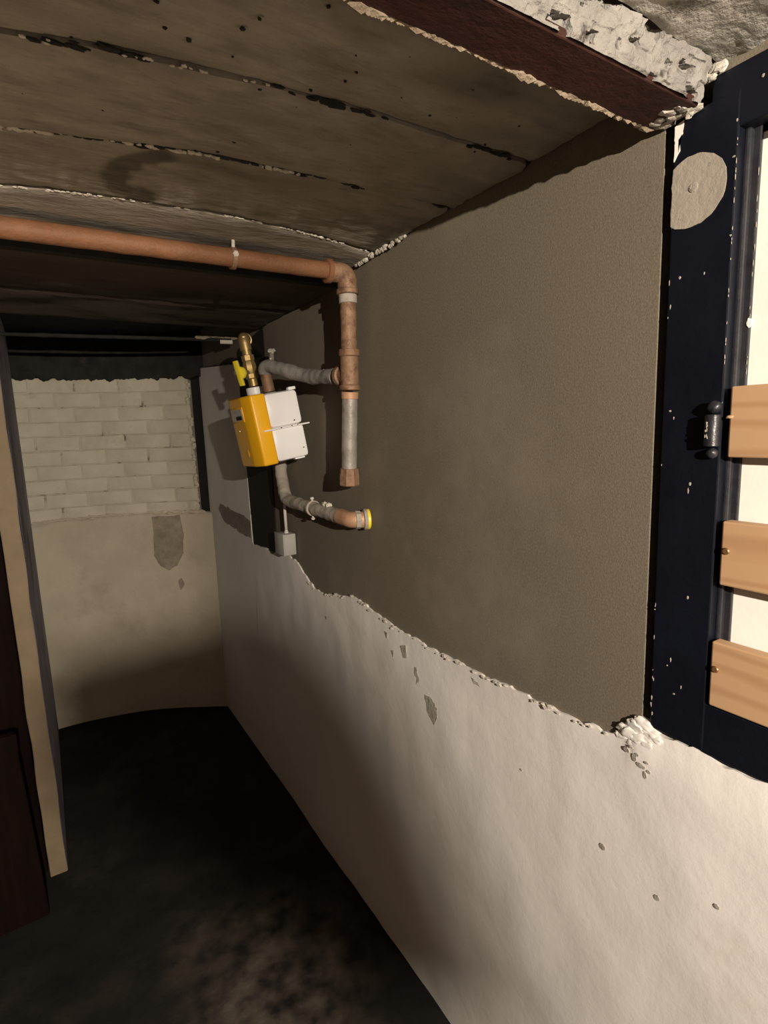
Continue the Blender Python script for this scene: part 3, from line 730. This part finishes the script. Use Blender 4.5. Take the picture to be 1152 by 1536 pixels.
# lower pipe: down behind the meter, along the wall and into it
lo = empty('lower_pipe', (.705, 1.775, 1.30), 'pale plaster-dusted pipe below the meter, bent along the wall', 'pipe')
pp = fillet([(.716, 1.837, 1.60), (.712, 1.835, 1.40), (.700, 1.775, 1.316), (.700, 1.345, 1.306)], .03, 10)
P3 = []
for a, b in zip(pp[:-1], pp[1:]): P3 += dense(a, b, max(1, int((b-a).length/.01)))[:-1]
P3.append(pp[-1])
part('bend', tube(P3, .0205, 22, wob=.003), 'palepipe', lo, True)
el = fillet([(.700, 1.365, 1.3065), (.700, 1.300, 1.304), (.742, 1.285, 1.304)], .034, 10)
part('elbow', tube(el, .0225, 22, wob=.001), 'copper', lo, True)
part('union_nut', lathe((.709, 1.297, 1.304), (.75, 1.282, 1.304), [(0, .022), (.001, .025), (.014, .025), (.016, .020), (.026, .020)], 8), 'palepipe', lo, True)
part('wall_flange', lathe((.729, 1.290, 1.304), (.77, 1.276, 1.304), [(0, .025), (.002, .029), (.010, .029), (.012, .026)], 22), 'palepipe', lo, True)
part('seal_ring', lathe((.738, 1.287, 1.304), (.78, 1.273, 1.304), [(0, .026), (.001, .0285), (.008, .0285), (.010, .025)], 22), 'lever', lo, True)
# clamp with screw ends
part('clamp', lathe((.700, 1.560, 1.311), (.700, 1.54, 1.3105), [(0, .020), (.001, .0245), (.012, .0245), (.013, .020)], 22), 'palepipe', lo, True)
bm = lathe((.698, 1.551, 1.275), (.698, 1.551, 1.35), [(0, .005), (.006, .007), (.007, .003), (.064, .003), (.065, .007), (.071, .005)], 10); part('clamp_screw', bm, 'cable', lo, True)
bm = bmesh.new(); lump(bm, (.698, 1.462, 1.332), .008, 5, 2); lump(bm, (.70, 1.44, 1.330), .010, 6, 2); lump(bm, (.699, 1.475, 1.331), .006, 7, 2); part('plaster_blob', bm, 'crumb', lo, True)
bm = lathe((.70, 1.551, 1.309), (.76, 1.551, 1.309), [(0, .006), (.058, .006)], 10); part('clamp_stem', bm, 'galv', lo)
# cable from beside the valve down to the junction box
jb = empty('junction_box', (.725, 1.87, 1.19), 'small grey junction box at the lower edge of the cement, under the meter', 'box')
bm = bmesh.new(); box(bm, (.727, 1.868, 1.145), (.044, .085, .078), None, .003); part('housing', bm, 'box', jb, True)
bm = bmesh.new(); box(bm, (.703, 1.868, 1.145), (.006, .087, .080), None, .0015); part('lid', bm, 'box', jb, True)
bm = lathe((.727, 1.858, 1.180), (.727, 1.858, 1.2), [(0, .008), (.010, .008), (.011, .006), (.016, .0055)], 12); part('gland', bm, 'cable', jb, True)
cb = tag(obj('cable', tube(fillet([(.727, 1.858, 1.195), (.727, 1.861, 1.29), (.735, 1.862, 1.36), (.738, 1.865, 1.70)], .05, 6), .0055, 10), 'cable', smooth=True), 'pale cable dropping from behind the meter into the grey junction box', 'cable')
t = empty('sensor_cable', (.70, 1.83, 1.80), 'thin white cable with a small clip beside the brass valve', 'cable')
part('wire', tube(fillet([(.660, 1.775, 1.676), (.672, 1.79, 1.73), (.685, 1.80, 1.79), (.70, 1.81, 1.82)], .03, 5), .0042, 10, wob=.001), 'cable', t, True)
bm = bmesh.new(); box(bm, (.692, 1.806, 1.795), (.014, .016, .036), None, .003); part('clip', bm, 'grey', t, True)
bm = bmesh.new(); lump(bm, (.695, 1.807, 1.822), .010, 4, 2, (1.3, 1.2, .7), .6); part('clip_head', bm, 'cable', t, True)
# thin dark pipe under the lintel with a white end
t = empty('conduit', (.3, 2.36, 1.93), 'thin dark conduit with a pale end, running below the sooty lintel', 'conduit')
part('tube', tube(dense((-.08, 2.50, 1.94), (.73, 2.36, 1.94), 30), .007, 14, wob=.002), 'soot', t, True)
part('pale_end', lathe((.685, 2.366, 1.932), (.735, 2.358, 1.932), [(0, .009), (.05, .009)], 12), 'tag', t, True)
bm = bmesh.new()
for i in range(26): lump(bm, (.60+.15*random.random(), 2.37+.02*random.random(), 1.944+.012*random.random()), random.uniform(.006, .014), i, 2, (1.6, .8, .6), .6)
part('plaster_blob', bm, 'stain', t, True)

# ------------------------------------------------------------------ dark board leaning at the partition
t = empty('leaning_board', (-.16, 1.95, 0), 'dark reddish wooden board leaning against the pale partition end', 'board')
bm = bmesh.new(); A = [(-.62, 1.93, .0), (-.143, 1.953, .0), (-.171, 1.985, .64), (-.65, 1.985, .64)]
f = [bm.verts.new(p) for p in A]; b = [bm.verts.new((p[0]+.0, p[1]+.022, p[2])) for p in A]
bm.faces.new(f); bm.faces.new(b[::-1])
for i in range(4): bm.faces.new((f[i], b[i], b[(i+1) % 4], f[(i+1) % 4]))
bmesh.ops.bevel(bm, geom=bm.edges[:], offset=.003, segments=2, affect='EDGES')
part('panel', bm, 'redwood', t)
bm = bx(-.66, -.165, 1.978, 1.984, .585, .64); part('top_rail', bm, 'redwood', t)

# ------------------------------------------------------------------ lamp and its added blocker (outside the frame)
cl_ = empty('ceiling_lamp', LAMP, 'bare bulb lamp with a small metal glare shield, hanging behind the viewer', 'lamp')
bm = lathe(LAMP+Vector((0, 0, .05)), LAMP+Vector((0, 0, .3)), [(0, .018), (.03, .02), (.05, .012), (.10, .005), (.101, .004), (.16, .004)], 16); part('lamp_holder', bm, 'shade', cl_, True)
SH = [(-0.013, 0.9513, -0.3081), (0.0473, 0.948, -0.3148), (0.1127, 0.9407, -0.3201), (0.17, 0.9314, -0.3219), (0.1888, 0.9301, -0.3152), (0.2131, 0.9347, -0.2845), (0.2386, 0.9258, -0.2931), (0.2607, 0.9089, -0.3256), (0.2808, 0.8851, -0.3711), (0.2964, 0.8531, -0.4295), (0.3053, 0.814, -0.4941), (0.308, 0.7617, -0.57), (0.3078, 0.7328, -0.6069), (0.2106, 0.7598, -0.615), (0.2046, 0.7963, -0.5693), (0.1888, 0.8374, -0.513), (0.1557, 0.876, -0.4566), (0.0926, 0.8996, -0.4268), (-0.0233, 0.9145, -0.4039)]  # added unseen blocker, outlined to throw the dark band on the wall
bm = bmesh.new(); ra = .26
fa = [bm.verts.new(LAMP+Vector(d)*ra) for d in SH]; fb = [bm.verts.new(LAMP+Vector(d)*(ra+.002)) for d in SH]
F1 = bm.faces.new(fa); F2 = bm.faces.new(fb[::-1])
for i in range(len(SH)): bm.faces.new((fa[i], fb[i], fb[(i+1) % len(SH)], fa[(i+1) % len(SH)]))
bmesh.ops.triangulate(bm, faces=[F1, F2], ngon_method='EAR_CLIP')
nd = Vector(SH[4])
part('glare_shield', bm, 'shade', cl_)
bm = tube([LAMP+Vector((0, 0, .09)), LAMP+nd*.12+Vector((0, 0, .13)), LAMP+nd*ra], .003, 8); part('bracket', bm, 'shade', cl_)  # arm carrying the added blocker
